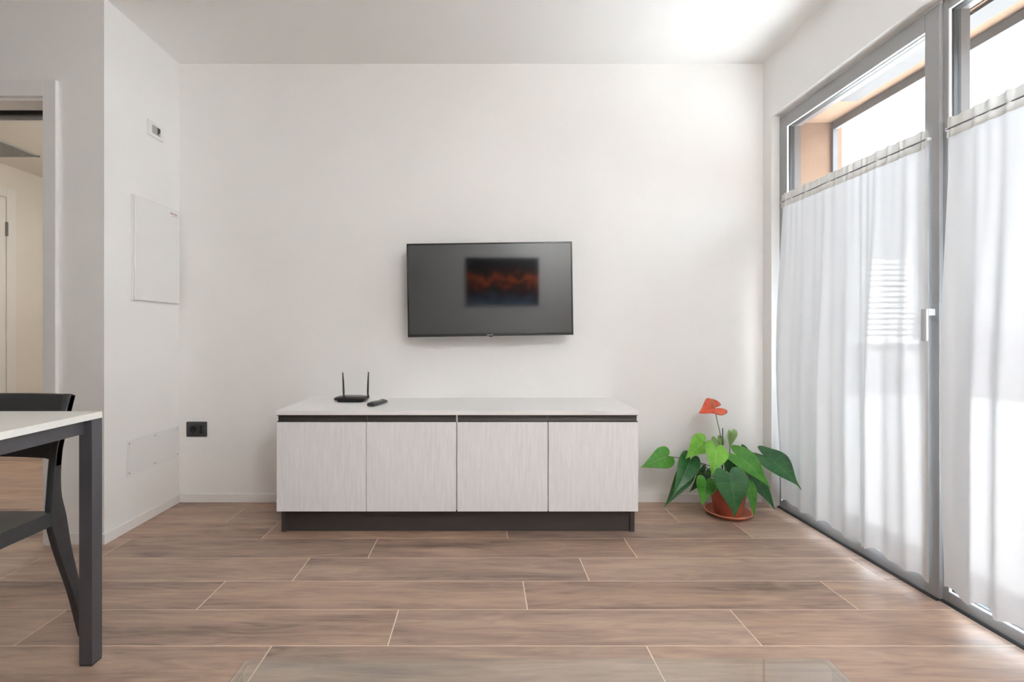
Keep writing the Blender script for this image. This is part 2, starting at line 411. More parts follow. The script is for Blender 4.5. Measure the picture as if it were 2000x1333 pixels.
# grille in the hallway ceiling
gx0, gx1, gy0, gy1, gz = -4.0, -3.58, 3.20, 3.90, 2.45
gr = thing('ceiling_vent', 'grey mesh air grille set in the hallway ceiling', 'vent', ((gx0+gx1)/2, (gy0+gy1)/2, gz))
bm = bmesh.new(); wx, wy = (gx1-gx0)/2, (gy1-gy0)/2
for a, b, c, d in ((-wx, wx, -wy, -wy+0.02), (-wx, wx, wy-0.02, wy), (-wx, -wx+0.02, -wy, wy), (wx-0.02, wx, -wy, wy)):
    box(bm, a, b, c, d, -0.010, 0)
link('frame', bm, M['grey_plastic'], gr)
bm = bmesh.new()
k = -wx+0.03
while k < wx-0.02: box(bm, k, k+0.005, -wy+0.02, wy-0.02, -0.008, -0.003); k += 0.013
k = -wy+0.03
while k < wy-0.02: box(bm, -wx+0.02, wx-0.02, k, k+0.005, -0.007, -0.004); k += 0.013
link('mesh', bm, M['grey_plastic'], gr)
link('backing', boxes((-wx+0.02, wx-0.02, -wy+0.02, wy-0.02, -0.002, 0)), M['gasket'], gr)

# ------------------------------------------------------------------ windows
def sash(name, y0, y1, xf, zb, zt, gy0, gy1, ztop, handle=None):
    """frame from y0..y1; glass opening gy0..gy1 x zb..zt; inner face at xf"""
    w = empty_struct(name)
    bm = bmesh.new(); d = 0.046
    box(bm, xf, xf+d, y0, gy0, 0.0, ztop, bev=0.0015)
    box(bm, xf, xf+d, gy1, y1, 0.0, ztop, bev=0.0015)
    box(bm, xf, xf+d, gy0, gy1, 0.0, zb, bev=0.0015)
    box(bm, xf, xf+d, gy0, gy1, zt, ztop, bev=0.0015)
    link('window_frame', bm, M['frame'], w)
    bm = bmesh.new(); xo = xf+0.0462
    box(bm, xo, xo+0.036, y0, gy0, 0.0, ztop); box(bm, xo, xo+0.036, gy1, y1, 0.0, ztop)
    box(bm, xo, xo+0.036, gy0, gy1, 0.0, zb); box(bm, xo, xo+0.036, gy0, gy1, zt, ztop)
    link('outer_frame', bm, M['outer'], w)
    # glazing bead, spacer and outer gasket step inwards a little around the glass
    def ring(nm, xa, xb, t, m):
        b = bmesh.new()
        box(b, xa, xb, gy0, gy0+t, zb, zt); box(b, xa, xb, gy1-t, gy1, zb, zt)
        box(b, xa, xb, gy0+t, gy1-t, zb, zb+t); box(b, xa, xb, gy0+t, gy1-t, zt-t, zt)
        link(nm, b, m, w)
    ring('glazing_bead', xf+0.003, xf+0.013, 0.0015, M['trim'])
    ring('gasket', xf+0.013, xf+0.018, 0.003, M['gasket'])
    ring('spacer', xf+0.018, xf+0.034, 0.004, M['spacer'])
    ring('gasket', xf+0.034, xf+0.044, 0.0045, M['gasket'])
    link('glass_pane', boxes((xf+0.0145, xf+0.0165, gy0, gy1, zb, zt)), M['pane'], w)
    return w
w1 = sash('window_1', 1.825, WY1, F*1.735/F, 0.066, 2.195, 1.885, 2.741, 2.268)
w2 = sash('window_2', 0.872, 1.825, 1.748, 0.046, 2.233, 0.93, 1.804, WZ)
w3 = sash('window_3', -0.152, 0.872, 1.748, 0.046, 2.233, -0.094, 0.81, WZ)
# head filler above the opening sash and strip under the frames
struct('trim_window_head', boxes((1.742, 1.83, 1.825, WY1, 2.268, WZ)), M['pvc'])
struct('trim_threshold', boxes((1.722, 1.7349, 1.825, WY1, 0.0, 0.007), (1.7349, 1.7479, WY0, 1.825, 0.0, 0.007)), M['gasket'])
# handle on the meeting stile of window 1
h = bpy.data.objects.new('window_handle', None); C.objects.link(h); h.parent = w1
hy, hz = 1.837, 1.096
link('rosette', boxes((1.7320, 1.7349, hy-0.014, hy+0.014, hz-0.035, hz+0.035), bev=0.001), M['frame'], h)
bm = bmesh.new()
box(bm, 1.7066, 1.7320, hy-0.0, hy+0.024, 1.083, 1.109, bev=0.002)
box(bm, 1.696, 1.7065, hy-0.0, hy+0.024, 0.985, 1.109, bev=0.003)
link('lever', bm, M['alu_white'], h)

# outside: rolled-up shutter end bar and its guide
sh = thing('roller_shutter', 'rolled-up grey roller shutter showing its bottom bar outside the glass', 'shutter', (2.03, 2.77, 0))
sh.location = (0, 0, 0)
link('bottom_bar', boxes((2.022, 2.045, WY0+0.02, 2.765, 2.187, 2.2305), bev=0.002), M['alu'], sh)
link('guide_rail', boxes((2.018, 2.045, 2.765, 2.7808, 0.0, 2.2305), bev=0.001), M['alu'], sh)

# ------------------------------------------------------------------ terrace and neighbour
bm = bmesh.new()
box(bm, 1.74, 9.0, -4.0, 12.0, -0.30, -0.035)
for i in range(18):
    for j in range(40):
        x0_, y0_ = 1.84+i*0.40, -4.0+j*0.40
        box(bm, x0_+0.003, x0_+0.397, y0_+0.003, y0_+0.397, -0.036, -0.030)
struct('floor_terrace', bm, M['terrace'])
nb = thing('neighbour_house', 'pale rendered house beyond the terrace, seen through the sheer curtains', 'building', (0, 0, 0))
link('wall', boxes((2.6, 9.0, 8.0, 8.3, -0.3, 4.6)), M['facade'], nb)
for x in (4.2, 6.2):
    f = link('shutter', boxes(*[(x, x+0.9, 7.955, 7.99, 0.9+k*0.09, 0.96+k*0.09) for k in range(15)]), M['pvc'], nb)
    link('sill', boxes((x-0.08, x+0.98, 7.90, 8.0, 0.84, 0.89), bev=0.004), M['pvc'], nb)
struct('sky_blocker_terrace_end', boxes((2.083, 9.0, -2.3, -2.05, -0.3, 3.5)), M['stucco'])  # unseen wall added to block low sky light from behind
pw = thing('garden_wall', 'white rendered garden wall closing the terrace outside', 'wall', (0, 0, 0))
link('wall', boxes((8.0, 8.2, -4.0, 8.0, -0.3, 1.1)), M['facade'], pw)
link('coping', boxes((7.95, 8.25, -4.0, 8.0, 1.1, 1.16), bev=0.006), M['pvc'], pw)

# ------------------------------------------------------------------ curtains
def curtain(name, label, ya, yb, xf, ztop, seed, flare=0.034):
    """ya<yb; hangs from a thin rod on the sash, folds deepen downwards"""
    rng = random.Random(seed)
    t = thing(name, label, 'curtain', (xf, (ya+yb)/2, ztop), group='sheer half curtains on the window sashes')
    L = yb-ya; NY, NZ = 260, 90
    ks = [(rng.uniform(2.6, 4.2), rng.uniform(0, 6.3), 0.85), (rng.uniform(5, 8), rng.uniform(0, 6.3), 0.70), (rng.uniform(10, 13), rng.uniform(0, 6.3), 0.34)]
    def fold(p, q):
        v = 0
        for k, ph, a in ks:
            v += a*math.sin(2*PI*k*p+ph+0.55*(1-q)*math.sin(ph*3))
        return v/1.77
    def sm(x): x = max(0, min(1, x)); return x*x*(3-2*x)
    zrod = -0.040
    def pt(p, zz, gather=1.0):
        # zz from 0 (top of sheer) to 1 (hem)
        q = 1-zz
        edge = sm(min(p, 1-p)/0.10)
        amp = (0.004+0.026*sm(zz*1.5)-0.002*zz)*(0.25+0.75*edge)
        hi = 0.0022*math.sin(2*PI*17*p+2.6*math.sin(11*p+seed))*(1-sm(zz*1.6))*(0.6+0.4*math.sin(23*p))
        x = -(0.008+amp*(0.85+fold(p, q)*0.95)+hi)
        x -= flare*sm((p-0.86)/0.14)*math.sin(PI*min(1, zz*1.02))**1.3
        y = (p-0.5)*L*(1+0.03*sm(zz))+0.010*math.sin(2*PI*3.3*p+seed)*sm(zz)
        return x, y
    bm = bmesh.new(); grid = []
    for i in range(NY+1):
        p = i/NY; row = []
        hem = 0.066+0.020*fold(p+0.03, 0)+0.004*math.sin(p*40)
        for j in range(NZ+1):
            zz = j/NZ
            x, y = pt(p, zz)
            z = -0.060 + (hem-ztop+0.060)*zz
            row.append(bm.verts.new((x, y, z)))
        grid.append(row)
    for i in range(NY):
        for j in range(NZ):
            bm.faces.new((grid[i][j], grid[i+1][j], grid[i+1][j+1], grid[i][j+1]))
    link('panel', bm, M['sheer'], t, sharp=False)
    for f in t.children[0].data.polygons: f.use_smooth = True
    # heading: a stand-up frill above the rod, then the rod pocket
    bm = bmesh.new(); NJ = 10; g2 = []
    fz = [rng.uniform(-1, 1) for _ in range(60)]
    for i in range(NY+1):
        p = i/NY
        k = p*30; a0 = fz[int(k)]; a1 = fz[int(k)+1]; u = k-int(k); w_ = a0+(a1-a0)*u*u*(3-2*u)
        row = []
        for j in range(NJ+1):
            zz = j/NJ                     # 0 top, 1 bottom of the pocket
            top = 0.0+0.004*w_
            z = top+(-0.074-top)*zz
            am = (0.0065*(1-zz)+0.0015 if zz < 0.5 else 0.0040)*(0.55+0.45*w_)
            pinch = 1-math.exp(-((z-zrod)/0.006)**2)
            x, y = pt(p, 0)
            x = -(0.012+ (0.004+am*math.sin(2*PI*19*p+3.2*math.sin(7*p+seed)+2.2*w_)+0.004*fold(p, 1))*(0.35+0.65*pinch)) - 0.003*zz
            row.append(bm.verts.new((x, y, z)))
        g2.append(row)
    for i in range(NY):
        for j in range(NJ):
            bm.faces.new((g2[i][j], g2[i+1][j], g2[i+1][j+1], g2[i][j+1]))
    o = link('heading', bm, M['sheer_head'], t, sharp=False)
    for f in o.data.polygons: f.use_smooth = True
    bm = bmesh.new(); tube(bm, [(-0.0155, -L/2-0.006, zrod), (-0.0155, L/2+0.006, zrod)], 0.0028, 10)
    link('curtain_rod', bm, M['alu'], t)
    bm = bmesh.new()
    bm.free()
    for s_ in (-1, 1): link('rod_bracket', boxes((-0.018, 0, s_*(L/2+0.004)-0.004, s_*(L/2+0.004)+0.004, zrod-0.006, zrod+0.006), bev=0.001), M['pvc'], t)
    return t
curtain('half_curtain', 'white sheer half curtain on the far window sash, beside the potted plant', 1.864, 2.762, 1.735, 1.806, 3)
curtain('half_curtain', 'white sheer half curtain on the nearer window sash, right of the handle', 0.93, 1.790, 1.748, 1.815, 11, flare=0.022)

# ------------------------------------------------------------------ sideboard
sd = thing('tv_sideboard', 'low pale ash sideboard with four doors and dark grip channels, below the television', 'sideboard', (-0.122, 2.404, 0))
def at(bm, o=(-0.122, 2.404, 0)):
    for v in bm.verts: v.co -= Vector(o)
    return bm
YF = 2.404
DX = [-1.0256, -.577, -.1253, .3312, .7813]
link('body', at(boxes((-1.0256, 0.7813, YF+0.022, YW-0.002, 0.123, 0.6055), bev=0.001)), M['door_wood'], sd)
link('worktop', at(boxes((-1.0295, 0.7865, YF-0.003, YW-0.001, 0.6058, 0.6265), bev=0.0012)), M['top_wood'], sd)
gaps = [0, .0015, .0028, .0026, 0]
for i in range(4):
    b = boxes((DX[i]+gaps[i], DX[i+1]-gaps[i+1], YF, YF+0.019, 0.1235, 0.5702), bev=0.001)
    cx = (DX[i]+DX[i+1])/2
    for v in b.verts: v.co -= Vector((cx, YF, 0.347))
    link('door', b, M['door_wood'], sd, loc=(cx+0.122, 0, 0.347))
def channel(x0, x1):
    bm = bmesh.new(); z0, z1 = 0.5706, 0.6055
    prof = [(YF+0.001, z1), (YF+0.001, z1-0.003), (YF+0.018, z1-0.003), (YF+0.020, z1-0.006), (YF+0.020, z0+0.006), (YF+0.018, z0+0.0025), (YF+0.001, z0+0.0025), (YF+0.001, z0), (YF+0.0219, z0), (YF+0.0219, z1)]
    prism_x(bm, prof, x0, x1)
    return at(bm)
for a, b in ((DX[0]+0.001, DX[1]-0.0006), (DX[1]+0.0006, DX[2]-0.004), (DX[2]+0.004, DX[3]-0.0006), (DX[3]+0.0006, DX[4]-0.001)):
    link('grip_channel', channel(a, b), M['laminate_black'], sd)
link('plinth', at(boxes((-1.002, 0.758, 2.468, 2.484, 0.0, 0.123), bev=0.0006)), M['laminate_black'], sd)
for a, b in ((-1.0235, -1.0), (0.757, 0.7805)):
    link('plinth_return', at(boxes((a, b, 2.458, 2.86, 0.0, 0.1228), bev=0.0006)), M['laminate_black'], sd)

# ------------------------------------------------------------------ television
tv = thing('television', 'black flat television hung slightly askew on the white wall', 'television', (0.047, 2.77, 1.267), (0, math.radians(-0.85), 0))
tw, th = 0.952/2, 0.538/2
def tv_mats():
    m, nt, b = new_mat('dark_screen_glass')
    nz = N(nt, 'ShaderNodeTexNoise'); nz.inputs['Scale'].default_value = 6
    r = N(nt, 'ShaderNodeValToRGB'); r.color_ramp.elements[0].color = srgb(17, 17, 18); r.color_ramp.elements[1].color = srgb(20, 20, 21)
    nt.links.new(nz.outputs['Fac'], r.inputs[0]); nt.links.new(r.outputs[0], b.inputs['Base Color'])
    b.inputs['Roughness'].default_value = 0.052; b.inputs['IOR'].default_value = 1.76
    return m
M['screen'] = tv_mats()
link('housing', boxes((-tw, tw, 0.0, 0.032, -th, th), (-0.30, 0.30, 0.03, 0.055, -0.20, 0.12), bev=0.004), M['dark_gloss'], tv)
link('screen', boxes((-tw+0.008, tw-0.008, -0.0012, 0.0015, -th+0.014, th-0.008), bev=0.0005), M['screen'], tv)
bz = bmesh.new()
for a in ((-tw, tw, -0.004, 0.0005, th-0.008, th), (-tw, tw, -0.004, 0.0005, -th, -th+0.014), (-tw, -tw+0.008, -0.004, 0.0005, -th+0.014, th-0.008), (tw-0.008, tw, -0.004, 0.0005, -th+0.014, th-0.008)):
    box(bz, *a, bev=0.0012)
link('bezel', bz, M['dark_gloss'], tv)
lg = bmesh.new()
for x, w_ in ((-0.022, 0.004), (-0.016, 0.002), (-0.0125, 0.004), (-0.006, 0.0025), (-0.001, 0.003), (0.004, 0.005), (0.0105, 0.003)):
    box(lg, x, x+w_, -0.0047, -0.0039, -th+0.0045, -th+0.009)
link('logo', lg, M['print'], tv)
link('sensor', boxes((-0.008, 0.010, -0.002, 0.012, -th-0.005, -th+0.001), bev=0.001), M['dark_gloss'], tv)
wb = bmesh.new()
box(wb, -0.11, 0.11, 0.112, 0.121, -0.11, 0.11, bev=0.002)
box(wb, -0.10, -0.06, 0.05, 0.114, -0.14, 0.10, bev=0.003); box(wb, 0.06, 0.10, 0.05, 0.114, -0.14, 0.10, bev=0.003)
link('wall_bracket', wb, M['black_metal'], tv)

# ------------------------------------------------------------------ router
ZT = 0.6265
rt = thing('wifi_router', 'black internet router with two upright antennas on the sideboard', 'router', (-0.742, 2.745, ZT), (0, 0, math.radians(-6)))
bm = bmesh.new()
def slab(bm, prof, rx, ry, n=40, p=4.0):
    """super-ellipse rings stacked: prof = (scale, z)"""
    rings = []
    for s_, z in prof:
        r = []
        for k in range(n):
            a = 2*PI*k/n; ca, sa = math.cos(a), math.sin(a)
            r.append(bm.verts.new((rx*s_*math.copysign(abs(ca)**(2/p), ca), ry*s_*math.copysign(abs(sa)**(2/p), sa), z)))
        rings.append(r)
    for a, b in zip(rings, rings[1:]):
        for k in range(n): bm.faces.new((a[k], a[(k+1) % n], b[(k+1) % n], b[k]))
    bm.faces.new(rings[0][::-1]); bm.faces.new(rings[-1])
slab(bm, [(0.80, 0.0), (0.82, 0.008), (0.97, 0.010), (1.0, 0.015), (1.0, 0.019), (0.97, 0.0225), (0.85, 0.028), (0.62, 0.0315), (0.3, 0.033), (0.05, 0.0333)], 0.094, 0.062)
link('housing', bm, M['dark_gloss'], rt)
for ax, ay, lean in ((-0.035, -0.030, -0.006), (0.087, 0.022, 0.004)):
    bm = bmesh.new(); tube(bm, [(ax+0.004, ay, 0.018), (ax+0.002, ay, 0.030), (ax, ay, 0.042)], [0.0065, 0.006, 0.005], 12)
    o = link('antenna', bm, M['black_plastic'], rt)
    bm = bmesh.new()
    tube(bm, [(ax, ay, 0.040), (ax+lean*0.1, ay, 0.060), (ax+lean*0.5, ay, 0.12), (ax+lean, ay, 0.164), (ax+lean, ay, 0.167)], [0.0052, 0.0058, 0.0048, 0.0032, 0.0016], 14)
    link('antenna_blade', bm, M['black_plastic'], o)
bm = bmesh.new()
for k in range(5): box(bm, -0.05+k*0.02, -0.035+k*0.02, -0.0535, -0.0500, 0.001, 0.007)
link('port_row', bm, M['gasket'], rt)

# ------------------------------------------------------------------ remote control
rm = thing('remote_control', 'chunky black remote control lying beside the router', 'remote control', (-0.567, 2.615, ZT), (0, 0, math.radians(-14)))
bm = bmesh.new(); n = 14
secs = [(-0.080, 0.019, 0.014, 0.004), (-0.077, 0.0225, 0.020, 0.001), (-0.05, 0.0235, 0.0225, 0), (0.0, 0.0215, 0.021, 0), (0.05, 0.0225, 0.018, 0), (0.082, 0.022, 0.016, 0.0), (0.090, 0.017, 0.012, 0.002)]
rings = []
for y, hw, zt, zb in secs:
    r = []
    for k in range(24):
        a = 2*PI*k/24; ca, sa = math.cos(a), math.sin(a)
        r.append(bm.verts.new((hw*math.copysign(abs(ca)**0.55, ca), y, (zt+zb)/2+(zt-zb)/2*math.copysign(abs(sa)**0.5, sa))))
    rings.append(r)
for a, b in zip(rings, rings[1:]):
    for k in range(24): bm.faces.new((a[k], b[k], b[(k+1) % 24], a[(k+1) % 24]))
bm.faces.new(rings[0]); bm.faces.new(rings[-1][::-1])
bmesh.ops.recalc_face_normals(bm, faces=bm.faces)
link('housing', bm, M['black_plastic'], rm, ang=50)
bm = bmesh.new()
for r_ in range(7):
    for c_ in range(3):
        y = -0.045+r_*0.013; box(bm, -0.0135+c_*0.010, -0.0065+c_*0.010, y, y+0.008, 0.016, 0.0235-0.0006*r_, bev=0.001)
link('keypad', bm, M['grey_plastic'], rm)
bm = bmesh.new(); slab(bm, [(1, 0.015), (1, 0.0188), (0.8, 0.0198)], 0.013, 0.013, 24, 2.0)
link('round_pad', bm, M['dark_gloss'], rm, loc=(0, 0.062, 0.0))

# ------------------------------------------------------------------ wall socket (back wall)
so = thing('wall_socket', 'black wall socket plate left of the sideboard', 'socket', (-1.7105, YW, 0.4375))
hw, hh = 0.0615, 0.0455
link('plate', boxes((-hw, hw, -0.009, 0, -hh, hh), bev=0.004), M['black_plastic'], so)
link('frame', boxes((-0.043, 0.043, -0.0115, -0.008, -0.026, 0.026), bev=0.002), M['black_plastic'], so)
bm = bmesh.new()
prof = [(0.0195, 0.0), (0.0195, 0.0025), (0.0165, 0.0025), (0.0150, 0.0008), (0.0, 0.0008)]
lathe(bm, prof, 32)
for v in bm.verts: v.co = Vector((v.co.x, -v.co.z, v.co.y))
o = link('socket_insert', bm, M['dark_gloss'], so, loc=(-0.019, -0.0113, 0))
bm = bmesh.new()
for z in (-0.0105, 0.0, 0.0105): tube(bm, [(0, -0.0008, z), (0, -0.0014, z)], 0.0026, 12)
link('contact_hole', bm, M['gasket'], o)
link('blank_module', boxes((0.009, 0.019, -0.0130, -0.011, -0.023, 0.023), bev=0.001), M['black_plastic'], so)
link('switch_module', boxes((0.0215, 0.036, -0.0138, -0.011, -0.023, 0.023), bev=0.001), M['dark_gloss'], so)

# ------------------------------------------------------------------ things on the left wall
def facing_right(root):   # local x = depth (away from camera), local -y = out of the wall
    root.rotation_euler = (0, 0, PI/2)
sp = thing('wall_plate', 'small white wall plate with a half-open grey module, high on the left wall', 'wall plate', (XL, 2.677, 2.14))
facing_right(sp)
link('plate', boxes((-0.0635, 0.0635, -0.008, 0, -0.041, 0.041), bev=0.003), M['white_plastic'], sp)
link('module', boxes((-0.033, 0.008, -0.0092, -0.0075, -0.022, 0.022), bev=0.0006), M['grey_plastic'], sp)
link('open_slot', boxes((0.0085, 0.033, -0.0086, -0.0078, -0.022, 0.022)), M['gasket'], sp)
bm = bmesh.new()
vs = [bm.verts.new(p) for p in ((0.0085, -0.0087, -0.022), (0.033, -0.0087, -0.022), (0.033, -0.0087, 0.004))]
vb = [bm.verts.new(v.co+Vector((0, -0.0006, 0))) for v in vs]
bm.faces.new(vb); bm.faces.new(vs[::-1])
for i in range(3): bm.faces.new((vs[i], vs[(i+1) % 3], vb[(i+1) % 3], vb[i]))
bmesh.ops.recalc_face_normals(bm, faces=bm.faces)
link('flap', bm, M['grey_plastic'], sp)

ep = thing('electrical_panel', 'tall white electrical panel cover with a small red mark on the left wall', 'electrical panel', (XL, (2.495+2.872)/2, 1.462))
facing_right(ep)
hw, hh = (2.872-2.495)/2, 0.276
link('frame', boxes((-hw, hw, -0.010, 0, -hh, hh), bev=0.004), M['white_plastic'], ep)
link('door', boxes((-hw+0.003, hw-0.003, -0.019, -0.0105, -hh+0.003, hh-0.003), bev=0.004, seg=3), M['white_plastic'], ep)
bm = bmesh.new(); rng = random.Random(2)
x = hw-0.092; up = 1
pts = []
for k in range(11):
    pts.append((x+k*0.0062, -0.0195, hh-0.030+(0.0045 if k % 2 else -0.0035)+0.0015*math.sin(k*2.1)))
tube(bm, pts, 0.0011, 6); tube(bm, [(x+0.012, -0.0195, hh-0.043), (x+0.060, -0.0195, hh-0.042)], 0.0006, 6)
link('printed_mark', bm, M['red_ink'], ep)

ap = thing('access_panel', 'white screwed-on access plate low on the left wall above the baseboard', 'access panel', (XL, (2.462+2.885)/2, 0.369))
facing_right(ap)
hw, hh = (2.885-2.462)/2, 0.092
link('plate', boxes((-hw, hw, -0.0035, 0, -hh, hh), bev=0.001), M['white_plastic'], ap)
for x in (-hw+0.016, 0.0, hw-0.014):
    for z in (-hh+0.016, hh-0.016):
        bm = bmesh.new(); lathe(bm, [(0.0036, 0), (0.0034, 0.0012), (0.002, 0.0018), (0, 0.0018)], 16)
        for v in bm.verts: v.co = Vector((v.co.x, -v.co.z, v.co.y))
        link('screw', bm, M['steel'], ap, loc=(x, -0.0035, z))

# ------------------------------------------------------------------ dining table
tb = thing('dining_table', 'dining table with a thin white top and black metal legs, cut by the left edge', 'table', (-1.97, 1.08, 0))
TX0, TX1, TY0, TY1 = -2.75, -1.187, 0.66, 1.506
off = Vector((-1.97, 1.08, 0))
def rel(bm, o=off):
    for v in bm.verts: v.co -= o
    return bm
link('tabletop', rel(boxes((TX0, TX1, TY0, TY1, 0.752, 0.772), bev=0.0012)), M['table_top'], tb)
ab = bmesh.new()
box(ab, TX1-0.0665, TX1-0.0235, TY0+0.04, TY1-0.04, 0.709, 0.7518, bev=0.001)
box(ab, TX0+0.0235, TX0+0.0665, TY0+0.04, TY1-0.04, 0.709, 0.7518, bev=0.001)
box(ab, TX0+0.04, TX1-0.04, TY0+0.01, TY0+0.035, 0.709, 0.7518, bev=0.001)
box(ab, TX0+0.04, TX1-0.04, TY1-0.035, TY1-0.01, 0.709, 0.7518, bev=0.001)
link('apron', rel(ab), M['black_metal'], tb)
for x in (TX1-0.0402, TX0+0.0002):
    for y in (TY1-0.0402, TY0+0.0002):
        o = link('leg', rel(boxes((x, x+0.040, y, y+0.040, 0.006, 0.7519), bev=0.0012)), M['black_metal'], tb)
        link('foot_pad', rel(boxes((x+0.001, x+0.039, y+0.001, y+0.039, 0.0, 0.006))), M['gasket'], o)

# ------------------------------------------------------------------ dining chair (tucked under the far side, facing the camera)
XCR, XCL = -1.330, -1.775
ch = thing('dining_chair', 'black plastic chair tucked under the far side of the dining table', 'chair', (-1.55, 1.35, 0))
co = Vector((-1.55, 1.35, 0))
back = [(1.623, 0.0), (1.582, 0.176), (1.543, 0.312), (1.517, 0.43), (1.509, 0.52), (1.518, 0.646), (1.545, 0.745), (1.567, 0.8166)]
dep = [0.012, 0.016, 0.022, 0.027, 0.016, 0.012, 0.012, 0.012]
def frame_poly(cl, dp, n=28):
    c = spline([(a, b, d) for (a, b), d in zip(cl, dp)], n)
    L_, R_ = [], []
    for i, p in enumerate(c):
        t = c[min(i+1, n)]-c[max(i-1, 0)]; t = Vector((t.x, t.y)).normalized(); nn = Vector((-t.y, t.x))
        L_.append((p.x+nn.x*p.z, p.y+nn.y*p.z)); R_.append((p.x-nn.x*p.z, p.y-nn.y*p.z))
    return L_+R_[::-1]
for xa in (XCR-0.024, XCL):
    bm = bmesh.new()
    prism_x(bm, frame_poly(back, dep), xa, xa+0.024, bev=0.004)
    for v in bm.verts:
        if v.co.z < 0.0: v.co.z = 0.0
    link('rear_leg', rel(bm, co), M['black_plastic'], ch, ang=40)
    bm = bmesh.new()
    front = [(1.045, 0.0), (1.062, 0.2), (1.080, 0.36), (1.105, 0.44)]
    prism_x(bm, frame_poly(front, [0.012, 0.016, 0.021, 0.022], 16), xa, xa+0.024, bev=0.004)
    for v in bm.verts:
        if v.co.z < 0.0: v.co.z = 0.0
    link('front_leg', rel(bm, co), M['black_plastic'], ch, ang=40)
# seat: shallow dished slab with deep rounded edge
bm = bmesh.new(); nx, ny = 24, 24; ya, yb = 1.04, 1.500; xa, xb = XCL+0.0, XCR-0.003
def seat_z(u, v): return 0.461-0.012*math.sin(PI*u)*math.sin(PI*min(1, v*1.1))-0.010*max(0, 0.12-v)/0.12
top, bot = [], []
for j in range(ny+1):
    rt_, rb_ = [], []
    for i in range(nx+1):
        u, v = i/nx, j/ny
        x = xa+(xb-xa)*u; y = ya+(yb-ya)*v
        # round the corners in plan at the front
        z = seat_z(u, v)
        rt_.append(bm.verts.new((x, y, z))); rb_.append(bm.verts.new((x, y, z-0.044 if (i in (0, nx) or j in (0, ny)) else 0.420)))
    top.append(rt_); bot.append(rb_)
for j in range(ny):
    for i in range(nx):
        bm.faces.new((top[j][i], top[j][i+1], top[j+1][i+1], top[j+1][i])); bm.faces.new((bot[j][i], bot[j+1][i], bot[j+1][i+1], bot[j][i+1]))
for j in range(ny):
    bm.faces.new((top[j][0], top[j+1][0], bot[j+1][0], bot[j][0])); bm.faces.new((top[j][nx], bot[j][nx], bot[j+1][nx], top[j+1][nx]))
for i in range(nx):
    bm.faces.new((top[0][i], bot[0][i], bot[0][i+1], top[0][i+1])); bm.faces.new((top[ny][i], top[ny][i+1], bot[ny][i+1], bot[ny][i]))
bmesh.ops.recalc_face_normals(bm, faces=bm.faces)
link('seat', rel(bm, co), M['black_plastic'], ch)
# backrest: curved panel between the uprights
bm = bmesh.new(); nx, nz = 30, 10
fr_, bk_ = [], []
def by(z):
    pts = [(1.512, 0.60), (1.518, 0.646), (1.545, 0.745), (1.567, 0.8166), (1.570, 0.83)]
    for (a, z0), (b, z1) in zip(pts, pts[1:]):
        if z <= z1: return a+(b-a)*(z-z0)/(z1-z0)
    return pts[-1][0]
for j in range(nz+1):
    rf, rb = [], []
    for i in range(nx+1):
        u = i/nx; e = min(u, 1-u)
        x = XCL+(XCR-XCL)*u
        rr = 0.018 if e > 0.06 else 0.018*(1-(1-e/0.06)**2)**0.5 if e > 0 else 0
        zlo = 0.622-(0.022*(1-min(1, e/0.10)))**1 * (1-min(1, e/0.10)); zhi = 0.8166-0.004*(1-min(1, e/0.03))
        z = zlo+(zhi-zlo)*j/nz
        y = by(z)+0.030*math.sin(PI*u)
        rf.append(bm.verts.new((x, y-0.009, z))); rb.append(bm.verts.new((x, y+0.009, z)))
    fr_.append(rf); bk_.append(rb)
for j in range(nz):
    for i in range(nx):
        bm.faces.new((fr_[j][i], fr_[j][i+1], fr_[j+1][i+1], fr_[j+1][i])); bm.faces.new((bk_[j][i], bk_[j+1][i], bk_[j+1][i+1], bk_[j][i+1]))
    bm.faces.new((fr_[j][0], fr_[j+1][0], bk_[j+1][0], bk_[j][0])); bm.faces.new((fr_[j][nx], bk_[j][nx], bk_[j+1][nx], fr_[j+1][nx]))
for i in range(nx):
    bm.faces.new((fr_[0][i], bk_[0][i], bk_[0][i+1], fr_[0][i+1])); bm.faces.new((fr_[nz][i], fr_[nz][i+1], bk_[nz][i+1], bk_[nz][i]))
bmesh.ops.recalc_face_normals(bm, faces=bm.faces)
link('backrest', rel(bm, co), M['black_plastic'], ch)

# ------------------------------------------------------------------ glass coffee table (one sheet bent down at both ends)
gt = thing('coffee_table', 'clear bent glass coffee table at the bottom edge of the picture', 'coffee table', (0.11, 0.55, 0))
gx0, gx1, gy0, gy1, gz1 = -0.462, 0.673, 0.15, 0.912, 0.400
R_, T_ = 0.030, 0.010
def bent(o):
    pts = []
    x0_, x1_, zt = gx0+o, gx1-o, gz1-o; r = R_-o
    pts.append((x0_, 0.0))
    for k in range(9): a = PI-k*PI/16; pts.append((x0_+r+r*math.cos(a), zt-r+r*math.sin(a)))
    for k in range(9): a = PI/2-k*PI/16; pts.append((x1_-r+r*math.cos(a), zt-r+r*math.sin(a)))
    pts.append((x1_, 0.0))
    return pts
bm = bmesh.new(); o1, o2 = bent(0), bent(T_)
poly = o1+o2[::-1]
A = [bm.verts.new((x-0.11, gy0-0.55, z)) for x, z in poly]; B = [bm.verts.new((x-0.11, gy1-0.55, z)) for x, z in poly]
n = len(o1)
for i in range(n-1):
    j = len(poly)-1-i
    bm.faces.new((A[i], A[i+1], B[i+1], B[i])); bm.faces.new((A[j], B[j], B[j-1], A[j-1]))
    bm.faces.new((A[i], A[j], A[j-1], A[i+1])); bm.faces.new((B[i], B[i+1], B[j-1], B[j]))
bm.faces.new((A[0], B[0], B[-1], A[-1])); bm.faces.new((A[n-1], A[n], B[n], B[n-1]))
